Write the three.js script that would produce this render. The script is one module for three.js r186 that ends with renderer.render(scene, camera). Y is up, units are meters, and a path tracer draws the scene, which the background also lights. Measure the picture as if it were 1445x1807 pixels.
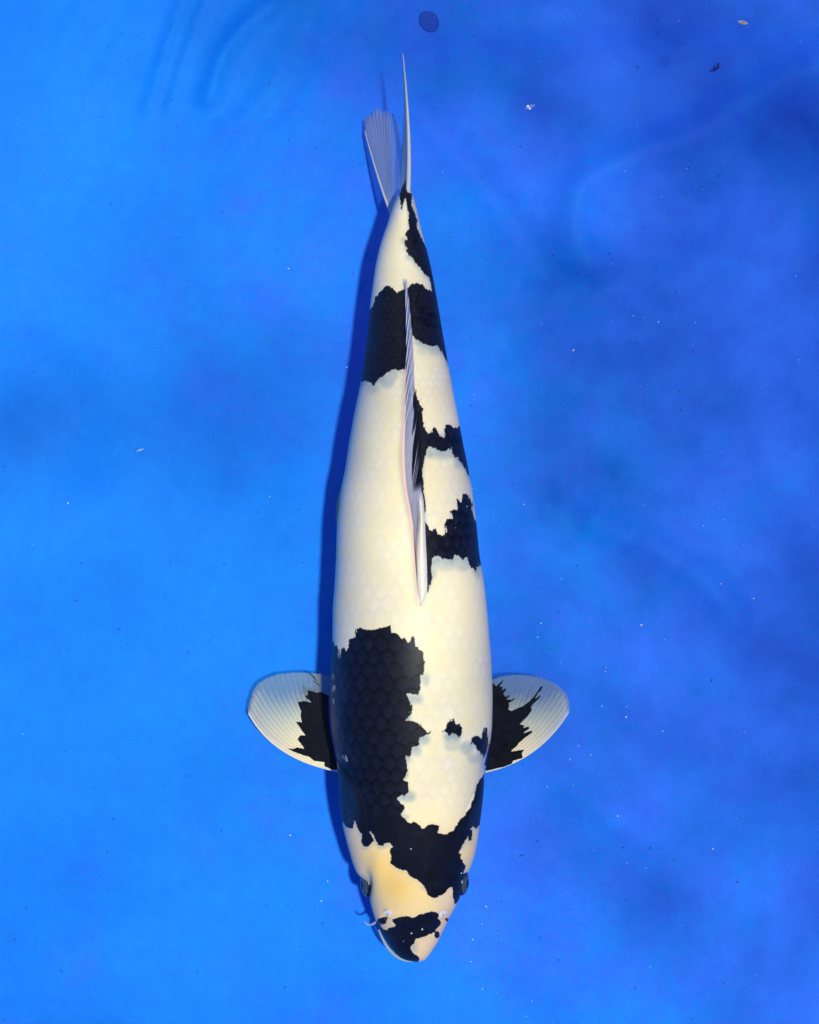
import * as THREE from 'three';
import { mergeGeometries } from 'three/addons/utils/BufferGeometryUtils.js';
import { ImprovedNoise } from 'three/addons/math/ImprovedNoise.js';

// ---------------------------------------------------------------- camera, sky, sun, exposure
const H = 2.1, YM = 0.066, K = 0.0004;             // camera height, height of the fish's flanks, metres per photograph pixel there
const scene = new THREE.Scene();
const camera = new THREE.PerspectiveCamera(2 * Math.atan((1807 * K / 2) / (H - YM)) * 180 / Math.PI, 819 / 1024, 0.05, 60);
camera.position.set(0, H, 0);
camera.up.set(0, 0, -1);
camera.lookAt(0, 0, 0);

const SUN = new THREE.Vector3(0.175, 1, 0.03).normalize();
const sun = new THREE.DirectionalLight(new THREE.Color(1, 0.95, 0.83), 4.5);
sun.position.copy(SUN).multiplyScalar(8);
sun.castShadow = true;
sun.shadow.radius = 4.8;
sun.shadow.mapSize.set(2048, 2048);
Object.assign(sun.shadow.camera, { left: -1.6, right: 1.6, top: 1.6, bottom: -1.6, near: 0.5, far: 14 });
scene.add(sun, sun.target);

const perlin = new ImprovedNoise();
const noise = (x, y, z = 0) => perlin.noise(x + 31.7, y + 17.3, z + 5.1);
const fbm = (x, y, z = 0, o = 4) => { let s = 0, a = 0.5, f = 1; for (let i = 0; i < o; i++) { s += a * noise(x * f, y * f, z + i * 7.7); a *= 0.5; f *= 2.03; } return s; };
const clamp = (x, a = 0, b = 1) => Math.min(b, Math.max(a, x));
const lerp = (a, b, t) => a + (b - a) * t;
const sstep = (a, b, x) => { const t = clamp((x - a) / (b - a)); return t * t * (3 - 2 * t); };
let seed = 20240611;
const rnd = () => { seed = (seed + 0x6D2B79F5) | 0; let t = Math.imul(seed ^ (seed >>> 15), 1 | seed); t = (t + Math.imul(t ^ (t >>> 7), 61 | t)) ^ t; return ((t ^ (t >>> 14)) >>> 0) / 4294967296; };

{ // clear summer sky, deep blue overhead, with thin cloud
  const w = 512, h = 256, d = new Float32Array(w * h * 4);
  for (let j = 0; j < h; j++) for (let i = 0; i < w; i++) {
    const up = (j + 0.5) / h * Math.PI - Math.PI / 2, ro = (i + 0.5) / w * 2 * Math.PI;
    const y = Math.sin(up), x = Math.cos(up) * Math.cos(ro), z = Math.cos(up) * Math.sin(ro);
    const k = Math.pow(1 - Math.max(0, y), 2.2);
    let c = [lerp(0.05, 0.26, k), lerp(0.11, 0.34, k), lerp(0.34, 0.50, k)];
    if (y > 0.02) {
      const q = 1 / (y + 0.25), f = sstep(0.02, 0.42, fbm(x * q * 1.5 + 3, z * q * 1.5, 2.5, 5)) * sstep(0.02, 0.2, y) * 0.5;
      c = [lerp(c[0], 0.5, f), lerp(c[1], 0.53, f), lerp(c[2], 0.62, f)];
    }
    const o = (j * w + i) * 4; d[o] = c[0]; d[o + 1] = c[1]; d[o + 2] = c[2]; d[o + 3] = 1;
  }
  const sky = new THREE.DataTexture(d, w, h, THREE.RGBAFormat, THREE.FloatType);
  sky.mapping = THREE.EquirectangularReflectionMapping; sky.magFilter = THREE.LinearFilter; sky.needsUpdate = true;
  scene.background = sky; scene.environment = sky;
}
const renderer = new THREE.WebGLRenderer({ antialias: true });
renderer.toneMapping = THREE.LinearToneMapping;
renderer.toneMappingExposure = 1;
renderer.shadowMap.enabled = true;

// ---------------------------------------------------------------- helpers
// a point of the photograph at height h above the basin floor
const at = (px, py, h) => { const f = K * (H - h) / (H - YM); return new THREE.Vector3((px - 722.5) * f, h, (py - 903.5) * f); };
const toPx = (x, y, z) => { const f = K * (H - y) / (H - YM); return [722.5 + x / f, 903.5 + z / f]; };
const table = (pts) => { // monotone cubic through [x, y] pairs
  const p = [...pts].sort((a, b) => a[0] - b[0]), n = p.length, d = [], m = [];
  for (let i = 0; i < n - 1; i++) d.push((p[i + 1][1] - p[i][1]) / (p[i + 1][0] - p[i][0]));
  for (let i = 0; i < n; i++) m.push(i === 0 ? d[0] : i === n - 1 ? d[n - 2] : d[i - 1] * d[i] <= 0 ? 0 : 2 * d[i - 1] * d[i] / (d[i - 1] + d[i]));
  return (x) => {
    if (x <= p[0][0]) return p[0][1]; if (x >= p[n - 1][0]) return p[n - 1][1];
    let i = 0; while (x > p[i + 1][0]) i++;
    const h = p[i + 1][0] - p[i][0], t = (x - p[i][0]) / h, t2 = t * t, t3 = t2 * t;
    return (2 * t3 - 3 * t2 + 1) * p[i][1] + (t3 - 2 * t2 + t) * h * m[i] + (-2 * t3 + 3 * t2) * p[i + 1][1] + (t3 - t2) * h * m[i + 1];
  };
};
const along = (pts, t) => { // point at fraction t of the length of a polyline of equal-length tuples
  const L = [0]; for (let i = 1; i < pts.length; i++) L.push(L[i - 1] + Math.hypot(...pts[i].map((v, k) => v - pts[i - 1][k])));
  const s = clamp(t) * L[L.length - 1]; let i = 1; while (i < pts.length - 1 && s > L[i]) i++;
  const f = (s - L[i - 1]) / (L[i] - L[i - 1]); return pts[i].map((v, k) => lerp(pts[i - 1][k], v, f));
};
const smoothLine = (pts, n = 200) => { const c = new THREE.CatmullRomCurve3(pts.map((p) => new THREE.Vector3(p[0], p[1], p[2] || 0)), false, 'centripetal'); return c.getPoints(n).map((v) => [v.x, v.y, v.z]); };
const segDist = (x, y, a, b) => { const dx = b[0] - a[0], dy = b[1] - a[1], t = clamp(((x - a[0]) * dx + (y - a[1]) * dy) / (dx * dx + dy * dy)); return Math.hypot(x - a[0] - dx * t, y - a[1] - dy * t); };
const lineDist = (x, y, pts) => { let d = 1e9; for (let i = 1; i < pts.length; i++) d = Math.min(d, segDist(x, y, pts[i - 1], pts[i])); return d; };
function grid(nu, nv, f, uv) { // surface f(u, v) -> Vector3 as an indexed grid
  const p = [], t = [], idx = [];
  for (let j = 0; j <= nv; j++) for (let i = 0; i <= nu; i++) { const q = f(i / nu, j / nv); p.push(q.x, q.y, q.z); const w = uv ? uv(i / nu, j / nv, q) : [i / nu, j / nv]; t.push(w[0], w[1]); }
  for (let j = 0; j < nv; j++) for (let i = 0; i < nu; i++) { const a = j * (nu + 1) + i; idx.push(a, a + 1, a + nu + 2, a, a + nu + 2, a + nu + 1); }
  const g = new THREE.BufferGeometry();
  g.setAttribute('position', new THREE.Float32BufferAttribute(p, 3)); g.setAttribute('uv', new THREE.Float32BufferAttribute(t, 2)); g.setIndex(idx); g.computeVertexNormals();
  return g;
}
function dataTex(w, h, f, srgb) {
  const d = new Uint8Array(w * h * 4);
  for (let j = 0; j < h; j++) for (let i = 0; i < w; i++) { const c = f(i, j), o = (j * w + i) * 4; d[o] = clamp(c[0], 0, 255); d[o + 1] = clamp(c[1], 0, 255); d[o + 2] = clamp(c[2], 0, 255); d[o + 3] = 255; }
  const t = new THREE.DataTexture(d, w, h); t.magFilter = THREE.LinearFilter; t.minFilter = THREE.LinearFilter; t.wrapS = t.wrapT = THREE.RepeatWrapping;
  if (srgb) t.colorSpace = THREE.SRGBColorSpace; t.needsUpdate = true; return t;
}
function part(name, geometry, material, parent, label) {
  const m = new THREE.Mesh(geometry, material); m.name = name; m.castShadow = m.receiveShadow = true; if (label) m.userData.label = label; parent.add(m); return m;
}
function thing(name, label, category, group) { const o = new THREE.Group(); o.name = name; o.userData = { label, category }; if (group) o.userData.group = group; scene.add(o); return o; }
class Mask { // grey picture of a stretch of the photograph's plane, drawn with polygons, read with bilinear lookups
  constructor(x0, y0, x1, y1, s) { this.x0 = x0; this.y0 = y0; this.s = s; this.w = Math.round((x1 - x0) * s); this.h = Math.round((y1 - y0) * s); this.c = document.createElement('canvas'); this.c.width = this.w; this.c.height = this.h; this.g = this.c.getContext('2d'); this.g.fillStyle = '#000'; this.g.fillRect(0, 0, this.w, this.h); this.g.lineJoin = this.g.lineCap = 'round'; }
  path(pts) { const g = this.g; g.beginPath(); pts.forEach((p, i) => (i ? g.lineTo : g.moveTo).call(g, (p[0] - this.x0) * this.s, (p[1] - this.y0) * this.s)); }
  poly(pts, v = 1) { this.path(pts); this.g.closePath(); this.g.fillStyle = `rgb(${v * 255},${v * 255},${v * 255})`; this.g.fill(); }
  line(pts, w, v = 1) { this.path(pts); this.g.lineWidth = w * this.s; this.g.strokeStyle = `rgb(${v * 255},${v * 255},${v * 255})`; this.g.stroke(); }
  oval(x, y, rx, ry, rot = 0, v = 1) { const g = this.g; g.beginPath(); g.ellipse((x - this.x0) * this.s, (y - this.y0) * this.s, rx * this.s, ry * this.s, rot, 0, 7); g.fillStyle = `rgb(${v * 255},${v * 255},${v * 255})`; g.fill(); }
  done(blur = 0) {
    const d = this.g.getImageData(0, 0, this.w, this.h).data, { w, h } = this; let a = new Float32Array(w * h); for (let i = 0; i < w * h; i++) a[i] = d[i * 4] / 255;
    const r = Math.round(blur * this.s / 2);
    for (let pass = 0; r > 0 && pass < 4; pass++) {
      const b = new Float32Array(w * h), [n, m, si, sj] = pass % 2 ? [w, h, 1, w] : [h, w, w, 1];
      for (let j = 0; j < m; j++) { let s = 0; for (let i = -r; i <= r; i++) s += a[clamp(i, 0, n - 1) * si + j * sj]; for (let i = 0; i < n; i++) { b[i * si + j * sj] = s / (2 * r + 1); s += a[Math.min(n - 1, i + r + 1) * si + j * sj] - a[Math.max(0, i - r) * si + j * sj]; } }
      a = b;
    }
    this.a = a; return this;
  }
  get(px, py) {
    const x = clamp((px - this.x0) * this.s - 0.5, 0, this.w - 1.001), y = clamp((py - this.y0) * this.s - 0.5, 0, this.h - 1.001), i = Math.floor(x), j = Math.floor(y), f = x - i, g = y - j, o = j * this.w + i, a = this.a;
    return lerp(lerp(a[o], a[o + 1], f), lerp(a[o + this.w], a[o + this.w + 1], f), g);
  }
}
const zoomed = (s, x, y) => (...n) => { const o = []; for (let i = 0; i < n.length; i += 2) o.push([n[i] / s + x, n[i + 1] / s + y]); return o; };
const zHead = zoomed(4.25, 560, 1380), zSh = zoomed(4.014, 540, 1080), zMid = zoomed(4.014, 540, 780), zBk = zoomed(4.817, 560, 480), zTl = zoomed(4.016, 600, 80), zNose = zoomed(5.558, 600, 1480), zPl = zoomed(6.568, 420, 1160), zPr = zoomed(6.568, 820, 1160);

// ---------------------------------------------------------------- the setting: blue vinyl basin and its water
const shadeFolds = [ // creases added to stand in for rippled light and shade: line in photograph pixels, half width in pixels, height in metres
  [[[1460, 110], [1340, 165], [1230, 235], [1110, 280], [1030, 325], [1012, 400], [1035, 460]], 36, 0.0085],
  [[[740, 190], [800, 260], [880, 360], [960, 480]], 34, -0.0055],
  [[[1050, 920], [1150, 965], [1230, 1015], [1300, 1090]], 30, 0.005],
  [[[1070, 480], [1180, 500], [1280, 420], [1330, 300]], 40, 0.003],
  [[[940, 1330], [1040, 1410], [1140, 1480]], 32, 0.003],
  [[[880, 620], [960, 560], [1110, 500]], 36, -0.003],
  [[[330, -20], [290, 90], [262, 190]], 13, 0.0022], [[[372, -20], [330, 90], [300, 190]], 12, 0.0022],
  [[[480, 10], [430, 50], [395, 95], [370, 170]], 20, 0.0062], [[[500, 130], [455, 190], [400, 230]], 22, 0.003],
  [[[740, 45], [1000, 40], [1300, 30], [1480, 40]], 42, -0.005],
  [[[560, 10], [520, 120], [470, 200]], 26, -0.003],
  [[[-20, 640], [60, 650], [140, 720], [120, 800]], 60, -0.006],
  [[[250, 700], [330, 790], [470, 830]], 55, -0.004],
].map(([l, w, h]) => [smoothLine(l, 24), w, h]);
const dent = (px, py, cx, cy, r) => { const d = Math.hypot(px - cx, py - cy); return sstep(r, r * 0.75, d); };
const floorHeight = (x, z) => {
  const [px, py] = toPx(x, 0, z);
  let y = 0.004 * fbm(x * 3.1, z * 3.1, 1.5, 3) + 0.0006 * fbm(x * 24, z * 24, 8, 3);
  if (Math.abs(x) < 0.45 && Math.abs(z) < 0.5) for (const [l, w, h] of shadeFolds) { const d = lineDist(px, py, l) / w; if (d < 3) y += h * Math.exp(-d * d); }
  return y - 0.002;
};
{
  const R = 0.86, N = 620;
  const g = new THREE.PlaneGeometry(2 * R, 2 * R, N, N); g.rotateX(-Math.PI / 2);
  const p = g.attributes.position, uv = g.attributes.uv;
  for (let i = 0; i < p.count; i++) {
    // more of the grid where the photograph looks
    const ex = p.getX(i) / R, ez = p.getZ(i) / R, x = R * (0.45 * ex + 0.55 * ex ** 3), z = R * (0.55 * ez + 0.45 * ez ** 3);
    p.setXYZ(i, x, floorHeight(x, z), z); uv.setXY(i, (x / R + 1) / 2, (z / R + 1) / 2);
  }
  g.computeVertexNormals();
  // vinyl: two near blues in cloudy mottles, the light's violet drift rightwards painted in, printed grain, faint scuffs
  const S = 2048, px = S / 1.72;
  const tile = (i, j, f, sd) => { // periodic noise
    const a = i / S * 2 * Math.PI, b = j / S * 2 * Math.PI, r = f / (2 * Math.PI); return fbm(Math.cos(a) * r + 11 * sd, Math.sin(a) * r + Math.cos(b) * r, Math.sin(b) * r + 3 * sd, 4);
  };
  const color = dataTex(S, S, (i, j) => {
    const x = i / px - R, z = j / px - R, big = fbm(x * 5 + 2, z * 5, 4, 4), m = sstep(-0.45, 0.55, 0.9 * fbm(x * 22, z * 22, 1, 4) + 1.0 * big + 0.5 * Math.tanh(x * 7 - 0.15 + 0.8 * big - z * 0.8) + 0.9 * (rnd() - 0.5)), q = fbm(x * 90, z * 90, 2, 3), gr = (rnd() - 0.5) * 8;
    return [lerp(12, 46, m) + gr * 0.5, lerp(124, 111, m) + q * 9 + gr, lerp(226, 234, m) + q * 6 + gr];
  }, true);
  const grain = dataTex(512, 512, () => { const v = 110 + rnd() * 60; return [v, v, v]; });
  grain.repeat.set(10, 10);
  const mat = new THREE.MeshPhysicalMaterial({ map: color, bumpMap: grain, bumpScale: 0.00012, roughness: 0.6, specularIntensity: 0.15 });
  const floor = part('basin_floor', g, mat, scene); floor.userData = { kind: 'structure', label: 'blue vinyl bottom of the basin under the fish' };

  const wp = []; for (let i = 0; i <= 24; i++) { const t = i / 24; wp.push(new THREE.Vector2(0.80 + 0.05 * t + 0.03 * Math.exp(-(((t - 0.98) / 0.04) ** 2)), -0.01 + 0.32 * t)); }
  wp.push(new THREE.Vector2(0.885, 0.312), new THREE.Vector2(0.885, -0.01));
  const wg = new THREE.LatheGeometry(wp, 120);
  const wm = mat.clone(); wm.map = color.clone(); wm.map.repeat.set(8, 0.5); wm.bumpMap = null; wm.side = THREE.DoubleSide;
  const wall = part('basin_wall', wg, wm, scene); wall.userData = { kind: 'structure', label: 'blue round side of the basin' };
}
{ // still water with a few ripples running over it
  const N = 260, g = new THREE.PlaneGeometry(1.64, 1.64, N, N); g.rotateX(-Math.PI / 2);
  const p = g.attributes.position;
  for (let i = 0; i < p.count; i++) {
    let x = p.getX(i), z = p.getZ(i); const r = Math.hypot(x, z); if (r > 0.822) { x *= 0.822 / r; z *= 0.822 / r; }
    const rip = Math.exp(-(((x + 0.16) / 0.14) ** 2) - ((z + 0.34) / 0.16) ** 2);
    p.setXYZ(i, x, 0.192 + 0.0006 * fbm(x * 6, z * 6, 3.3, 3) + 0.0009 * rip * Math.sin((x * 0.9 + z * 0.45) * 190 + 3 * fbm(x * 9, z * 9)), z);
  }
  g.computeVertexNormals();
  const m = new THREE.MeshPhysicalMaterial({ color: new THREE.Color(0.97, 0.99, 1), transmission: 1, thickness: 0, roughness: 0, ior: 1.33, side: THREE.DoubleSide });
  const water = part('water', g, m, scene); water.userData = { kind: 'structure', label: 'clear shallow water filling the basin' }; water.castShadow = false;
}

// ---------------------------------------------------------------- the koi
const koi = thing('koi', 'white koi with large black patches and a yellow forehead, seen from above in blue water', 'fish');
koi.position.copy(at(722.5, 903.5, 0));

const lowered = (p) => table(p.map(([a, b]) => [a, b - 0.008]));
const left = table([[1697, 735], [1695.5, 722], [1692, 711], [1686, 702], [1680, 696], [1670, 689], [1662, 684], [1647, 675], [1627, 664], [1603, 656], [1580, 650], [1566, 645], [1552, 638], [1535, 627], [1498, 615], [1450, 603.5], [1403, 598], [1370, 597], [1354, 596], [1317, 590], [1279, 584], [1229, 582], [1180, 584], [1130, 586.6], [1080, 587], [1029, 590.5], [979, 593], [942, 594], [867, 601], [830, 608.5], [780, 616], [729, 625], [675, 636], [646, 640], [604, 646], [546, 652], [511, 656.5], [478, 661], [441, 668.5], [416, 676], [391, 684.7], [376, 689], [355, 697], [333, 708]]);
const right = table([[1697, 735], [1695.5, 745], [1692, 751], [1686, 756], [1680, 760.5], [1662, 772], [1639, 783.5], [1615, 795], [1592, 807], [1570, 817], [1549, 824.5], [1535, 829], [1498, 840], [1450, 847], [1403, 852], [1365, 853.5], [1354, 855], [1329, 860.5], [1279, 868], [1229, 869], [1180, 867.6], [1130, 864], [1080, 859.7], [1029, 854], [979, 846], [929, 841], [880, 835], [830, 826.5], [780, 816.5], [729, 807], [688, 799], [646, 791.5], [604, 784], [563, 777], [521, 769.7], [480, 762], [441, 753], [404, 743], [366, 734.5], [341, 727], [333, 723]]);
const DROP = 0.008, topY = lowered([[1697, 0.053], [1690, 0.060], [1680, 0.065], [1650, 0.075], [1600, 0.088], [1550, 0.098], [1500, 0.107], [1400, 0.119], [1280, 0.129], [1150, 0.135], [1000, 0.133], [850, 0.127], [700, 0.117], [600, 0.109], [500, 0.100], [440, 0.096], [400, 0.093], [360, 0.091], [333, 0.088]]);
const botY = lowered([[1697, 0.051], [1690, 0.046], [1680, 0.042], [1650, 0.036], [1600, 0.030], [1500, 0.022], [1400, 0.016], [1250, 0.012], [1100, 0.012], [900, 0.018], [750, 0.026], [600, 0.036], [500, 0.045], [440, 0.050], [400, 0.052], [360, 0.051], [333, 0.052]]);
const midY = (py) => lerp(botY(py), topY(py), 0.5 - 0.06 * sstep(1500, 1680, py));
const bodyRow = (t) => t < 0.1 ? 1697 - 60 * Math.pow(t / 0.1, 1.9) : 1637 - (1637 - 333) * ((t - 0.1) / 0.9 * 0.92 + 0.08 * ((t - 0.1) / 0.9));
const gillL = smoothLine([[584, 1322], [597, 1345], [618, 1372], [637, 1402], [646, 1440], [648, 1475]], 40);
const gillR = smoothLine([[864, 1325], [858, 1345], [845, 1385], [832, 1412], [818, 1445], [808, 1470]], 40);
const dorsalBase = smoothLine([[741, 1064], [737, 1030], [733, 990], [728, 930], [717, 870], [711, 810], [714, 750], [716, 690], [717, 640], [718, 590], [718, 545], [717, 505]], 120);
function bodyPoint(py, th) { // smooth form, before relief
  const y0 = midY(py), L = at(left(py), py, y0).x, R = at(right(py), py, y0).x, c = (L + R) / 2, w = (R - L) / 2, s = Math.sin(th), k = Math.cos(th), e = 0.97;
  const up = topY(py) - y0, dn = y0 - botY(py);
  const y = y0 + (s > 0 ? up : dn) * Math.sign(s) * Math.pow(Math.abs(s), e);
  return new THREE.Vector3(c + w * Math.sign(k) * Math.pow(Math.abs(k), e), y, at(0, py, y0).z);
}
function relief(px, py, s) { // metres outward: gill covers, sockets, ridge of the dorsal fin, nostril pits
  if (s < -0.3) return 0;
  let d = 0;
  if (py > 1300 && py < 1500) for (const [l, sg] of [[gillL, 1], [gillR, -1]]) {
    const q = lineDist(px, py, l); if (q > 40) continue;
    let near = l[0]; for (const p of l) if (Math.hypot(p[0] - px, p[1] - py) < Math.hypot(near[0] - px, near[1] - py)) near = p;
    d -= 0.0006 * Math.exp(-((q / 4) ** 2));
    if ((px - near[0]) * sg < 0) d += 0.0006 * Math.exp(-((q / 16) ** 2));
  }
  if (py > 1500) {
    d -= 0.0042 * Math.exp(-(((px - 645) / 9) ** 2) - ((py - 1560) / 20) ** 2) + 0.0030 * Math.exp(-(((px - 823) / 8) ** 2) - ((py - 1558) / 20) ** 2);
    d += 0.0015 * Math.exp(-(((px - 668) / 14) ** 2) - ((py - 1545) / 40) ** 2);
    d -= 0.0014 * Math.exp(-(((px - 679) / 6) ** 2) - ((py - 1616) / 8) ** 2) + 0.0014 * Math.exp(-(((px - 787) / 6) ** 2) - ((py - 1617) / 8) ** 2);
    d -= 0.0010 * Math.exp(-(((py - 1640 - 0.006 * (px - 730) ** 2 * 0.3) / 7) ** 2)) * sstep(60, 30, Math.abs(px - 730));
  }
  if (py < 1075 && py > 490) { const q = lineDist(px, py, dorsalBase); if (q < 22) d += 0.0016 * Math.exp(-((q / 6) ** 2)); }
  return d;
}
{ // patches
  const B = new Mask(500, 300, 960, 1712, 2.5), b = (p) => B.poly(p);
  // tail root
  b([...zTl(458, 975, 432, 1020, 420, 1060, 430, 1130, 434, 1185, 446, 1130, 462, 1075, 468, 1110, 478, 1160, 488, 1200, 484, 1250, 490, 1300, 470, 1320, 462, 1345, 478, 1372, 455, 1392, 460, 1425, 482, 1440, 470, 1465, 490, 1492, 508, 1500, 530, 1535, 560, 1570, 598, 1620, 632, 1650, 652, 1735, 690, 1760), [800, 540], [800, 440], ...zTl(640, 1520, 615, 1440, 590, 1390, 560, 1330, 545, 1290, 548, 1240, 525, 1180, 505, 1130, 512, 1060, 480, 1040)]);
  // saddle in front of the tail
  b([[600, 600], [600, 545], ...zBk(430, 345, 465, 300, 480, 270, 490, 220, 520, 180, 560, 140, 590, 118, 620, 125, 640, 140, 655, 165, 675, 178, 700, 168, 740, 150, 780, 130, 800, 105, 850, 95, 890, 110, 930, 150, 970, 165, 985, 110), [800, 505], [830, 660], ...zBk(1112, 785, 1085, 730, 1060, 690, 1020, 628, 980, 638, 930, 618, 895, 615, 860, 580, 830, 572, 815, 545, 800, 560, 760, 700, 745, 825, 700, 838, 660, 828, 600, 852, 550, 892, 510, 922, 480, 970, 440, 937, 400, 930, 365, 942), [600, 675]]);
  // right of the dorsal fin
  b([...zBk(828, 985, 850, 1080, 870, 1130, 905, 1165, 885, 1190, 890, 1240, 905, 1300, 915, 1350, 940, 1378, 970, 1370, 978, 1330, 1010, 1338, 1030, 1375, 1070, 1412, 1088, 1390, 1075, 1340, 1090, 1300, 1130, 1303, 1170, 1330, 1190, 1332, 1202, 1308), [860, 745], [870, 850], ...zMid(1146, 235, 1110, 160, 1082, 132, 1040, 90, 1025, 42, 1000, 66, 960, 70, 920, 58, 905, 38, 870, 40, 848, 72, 836, 130, 825, 200, 832, 330, 842, 400, 848, 490, 840, 560, 800, 400, 760, 250, 740, 0)]);
  b([...zMid(835, 560, 850, 588, 880, 625, 898, 630, 910, 612, 930, 650, 958, 655, 975, 668, 995, 640, 980, 570, 1000, 550, 1040, 543, 1018, 480, 1075, 480, 1066, 408, 1100, 428, 1110, 378, 1130, 366, 1150, 380, 1168, 415, 1182, 450, 1172, 480, 1200, 560), [900, 920], [905, 1000], ...zMid(1232, 875, 1218, 885, 1205, 915, 1170, 890, 1142, 828, 1100, 820, 1058, 795, 1030, 842, 985, 840, 950, 810, 920, 805, 890, 830, 883, 900, 895, 960, 880, 1010, 866, 1075, 850, 1000, 830, 760)]);
  // shoulder to forehead
  b([[530, 1130], ...zSh(180, 195, 190, 208, 205, 235, 230, 265, 235, 350, 246, 268, 300, 265, 310, 198, 350, 185, 352, 125, 385, 118, 430, 130, 480, 130, 540, 120, 575, 110, 600, 100, 607, 150, 640, 160, 680, 180, 720, 222, 742, 215, 745, 185, 770, 188, 777, 240, 800, 280, 832, 290, 838, 350, 830, 430, 812, 460, 808, 540, 800, 592, 702, 582, 738, 640, 747, 690, 735, 740, 692, 780, 740, 775, 800, 790, 840, 835, 885, 855, 860, 875, 800, 890, 797, 960, 750, 963, 740, 1010, 703, 1030, 716, 1080, 722, 1130, 693, 1165, 690, 1200, 727, 1220, 732, 1275, 714, 1290),
    ...zHead(682, 75, 595, 130, 645, 170, 652, 210, 622, 245, 670, 295, 700, 312, 725, 300, 745, 308, 790, 357, 830, 325, 855, 318, 912, 330, 905, 385, 960, 396, 1022, 365, 1055, 310, 1130, 220, 1180, 100, 1210, 0), ...zSh(1180, 1290, 1235, 1190, 1262, 1140), [900, 1350], [900, 1450], ...zHead(1225, 320, 1190, 350, 1165, 335, 1140, 355, 1118, 425, 1085, 480, 1062, 525, 1078, 580, 1115, 640, 1105, 690, 1160, 675, 1200, 700, 1130, 800, 1060, 890, 1030, 922, 1015, 840, 1012, 788, 985, 795, 950, 838, 880, 872, 830, 850, 800, 780, 762, 745, 700, 710, 665, 665, 610, 655, 545, 610, 557, 570, 540, 510, 568, 490, 545, 455, 500, 463, 492, 487, 455, 473, 437, 440, 424, 400, 378, 358, 405, 400, 425, 440, 378, 487, 345, 483, 330, 440, 342, 400, 320, 370, 302, 340, 280, 285, 266, 350, 230, 345, 205, 325, 183, 285), [530, 1440]]);
  // snout
  b(zNose(513, 800, 530, 785, 570, 780, 600, 765, 660, 763, 720, 777, 760, 755, 820, 735, 890, 718, 940, 722, 966, 745, 958, 790, 990, 812, 985, 850, 950, 880, 940, 918, 870, 940, 820, 965, 740, 985, 730, 1020, 688, 1072, 702, 1100, 722, 1130, 765, 1150, 778, 1175, 760, 1230, 600, 1260, 440, 1120, 350, 900, 345, 830, 360, 815, 400, 850, 450, 885, 475, 880, 545, 858));
  b(zNose(370, 790, 420, 775, 455, 790, 450, 830, 410, 845, 370, 820));
  B.oval(...zNose(955, 945)[0], 4.6, 6, 0.2); B.oval(...zHead(1145, 400)[0], 3.6, 10, 0.1);
  // two spots over the right pectoral fin
  b(zSh(1040, 762, 1062, 798, 1090, 793, 1107, 812, 1102, 870, 1080, 892, 1045, 860, 1020, 882, 985, 860, 962, 835, 995, 828, 1000, 798));
  B.oval(...zSh(1206, 915)[0], 10, 9, 0.2); b(zSh(1262, 828, 1285, 828, 1292, 900, 1290, 955, 1265, 1040, 1230, 1000, 1205, 960, 1240, 900));
  // pale scales left standing in the shoulder patch, pale fleck on the lip
  for (const [x, y, rx, ry, ro] of [[190, 462, 1.6, 8, 0.15], [196, 545, 2.6, 8, 0.25], [192, 640, 2, 5.5, 0], [287, 1042, 2.4, 6, -0.3], [262, 1030, 1.2, 6, -0.5]]) B.oval(...zSh(x, y)[0], rx, ry, ro, 0.35);
  B.oval(...zNose(432, 872)[0], 7, 3.6, 0.7, 0);
  for (const [x, y, r] of [[318, 447, 1.4], [1185, 160, 1.6]]) B.oval(...zNose(x, y)[0], r, r);
  B.done(1.5); const F = new Mask(500, 300, 960, 1712, 1); F.g.drawImage(B.c, 0, 0, F.w, F.h); F.done(5);
  // grey-blue skin where black lies under the scales
  const G = new Mask(500, 300, 960, 1712, 1), o = (z, x, y, rx, ry, v = 0.7) => G.oval(...z(x, y)[0], rx, ry, 0, v);
  for (const a of [[zSh, 850, 480, 6, 12], [zSh, 790, 620, 10, 8], [zSh, 745, 620, 7, 9, .8], [zSh, 710, 765, 8, 6], [zSh, 820, 910, 15, 9], [zSh, 780, 985, 9, 9], [zSh, 720, 1040, 6, 8], [zSh, 1030, 890, 14, 10, .9], [zSh, 1040, 950, 16, 10, .5], [zSh, 1140, 965, 11, 12, .8], [zSh, 1190, 1040, 12, 9, .6], [zSh, 1245, 1060, 5, 12, .5], [zSh, 715, 1310, 12, 7], [zSh, 700, 1160, 5, 6],
    [zHead, 680, 110, 14, 10, .8], [zHead, 660, 265, 8, 4], [zMid, 930, 855, 10, 9, 1], [zMid, 1050, 845, 9, 9, .9], [zMid, 990, 880, 20, 9, .5], [zMid, 1110, 870, 14, 12, .6], [zMid, 900, 920, 6, 12, .7], [zMid, 1220, 930, 6, 12, .5], [zMid, 960, 95, 20, 8, .6], [zMid, 875, 85, 6, 8, .9], [zMid, 1080, 160, 9, 9, .5], [zMid, 1030, 75, 6, 9, .6], [zBk, 880, 605, 11, 5, .9], [zBk, 1000, 670, 14, 9, .5], [zBk, 900, 660, 12, 10, .35], [zBk, 590, 930, 14, 12, .7], [zBk, 640, 880, 10, 9, .6], [zBk, 470, 1000, 12, 9, .4], [zBk, 1085, 1400, 6, 8, .7], [zBk, 950, 1385, 7, 5, .5], [zTl, 450, 1385, 5, 6, .8], [zTl, 480, 1500, 5, 4, .7], [zTl, 470, 1440, 7, 4, .5], [zNose, 720, 1060, 8, 11, .6], [zNose, 830, 470, 8, 8, .35], [zHead, 700, 620, 6, 5, .3]]) o(...a);
  G.done(5);
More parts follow.
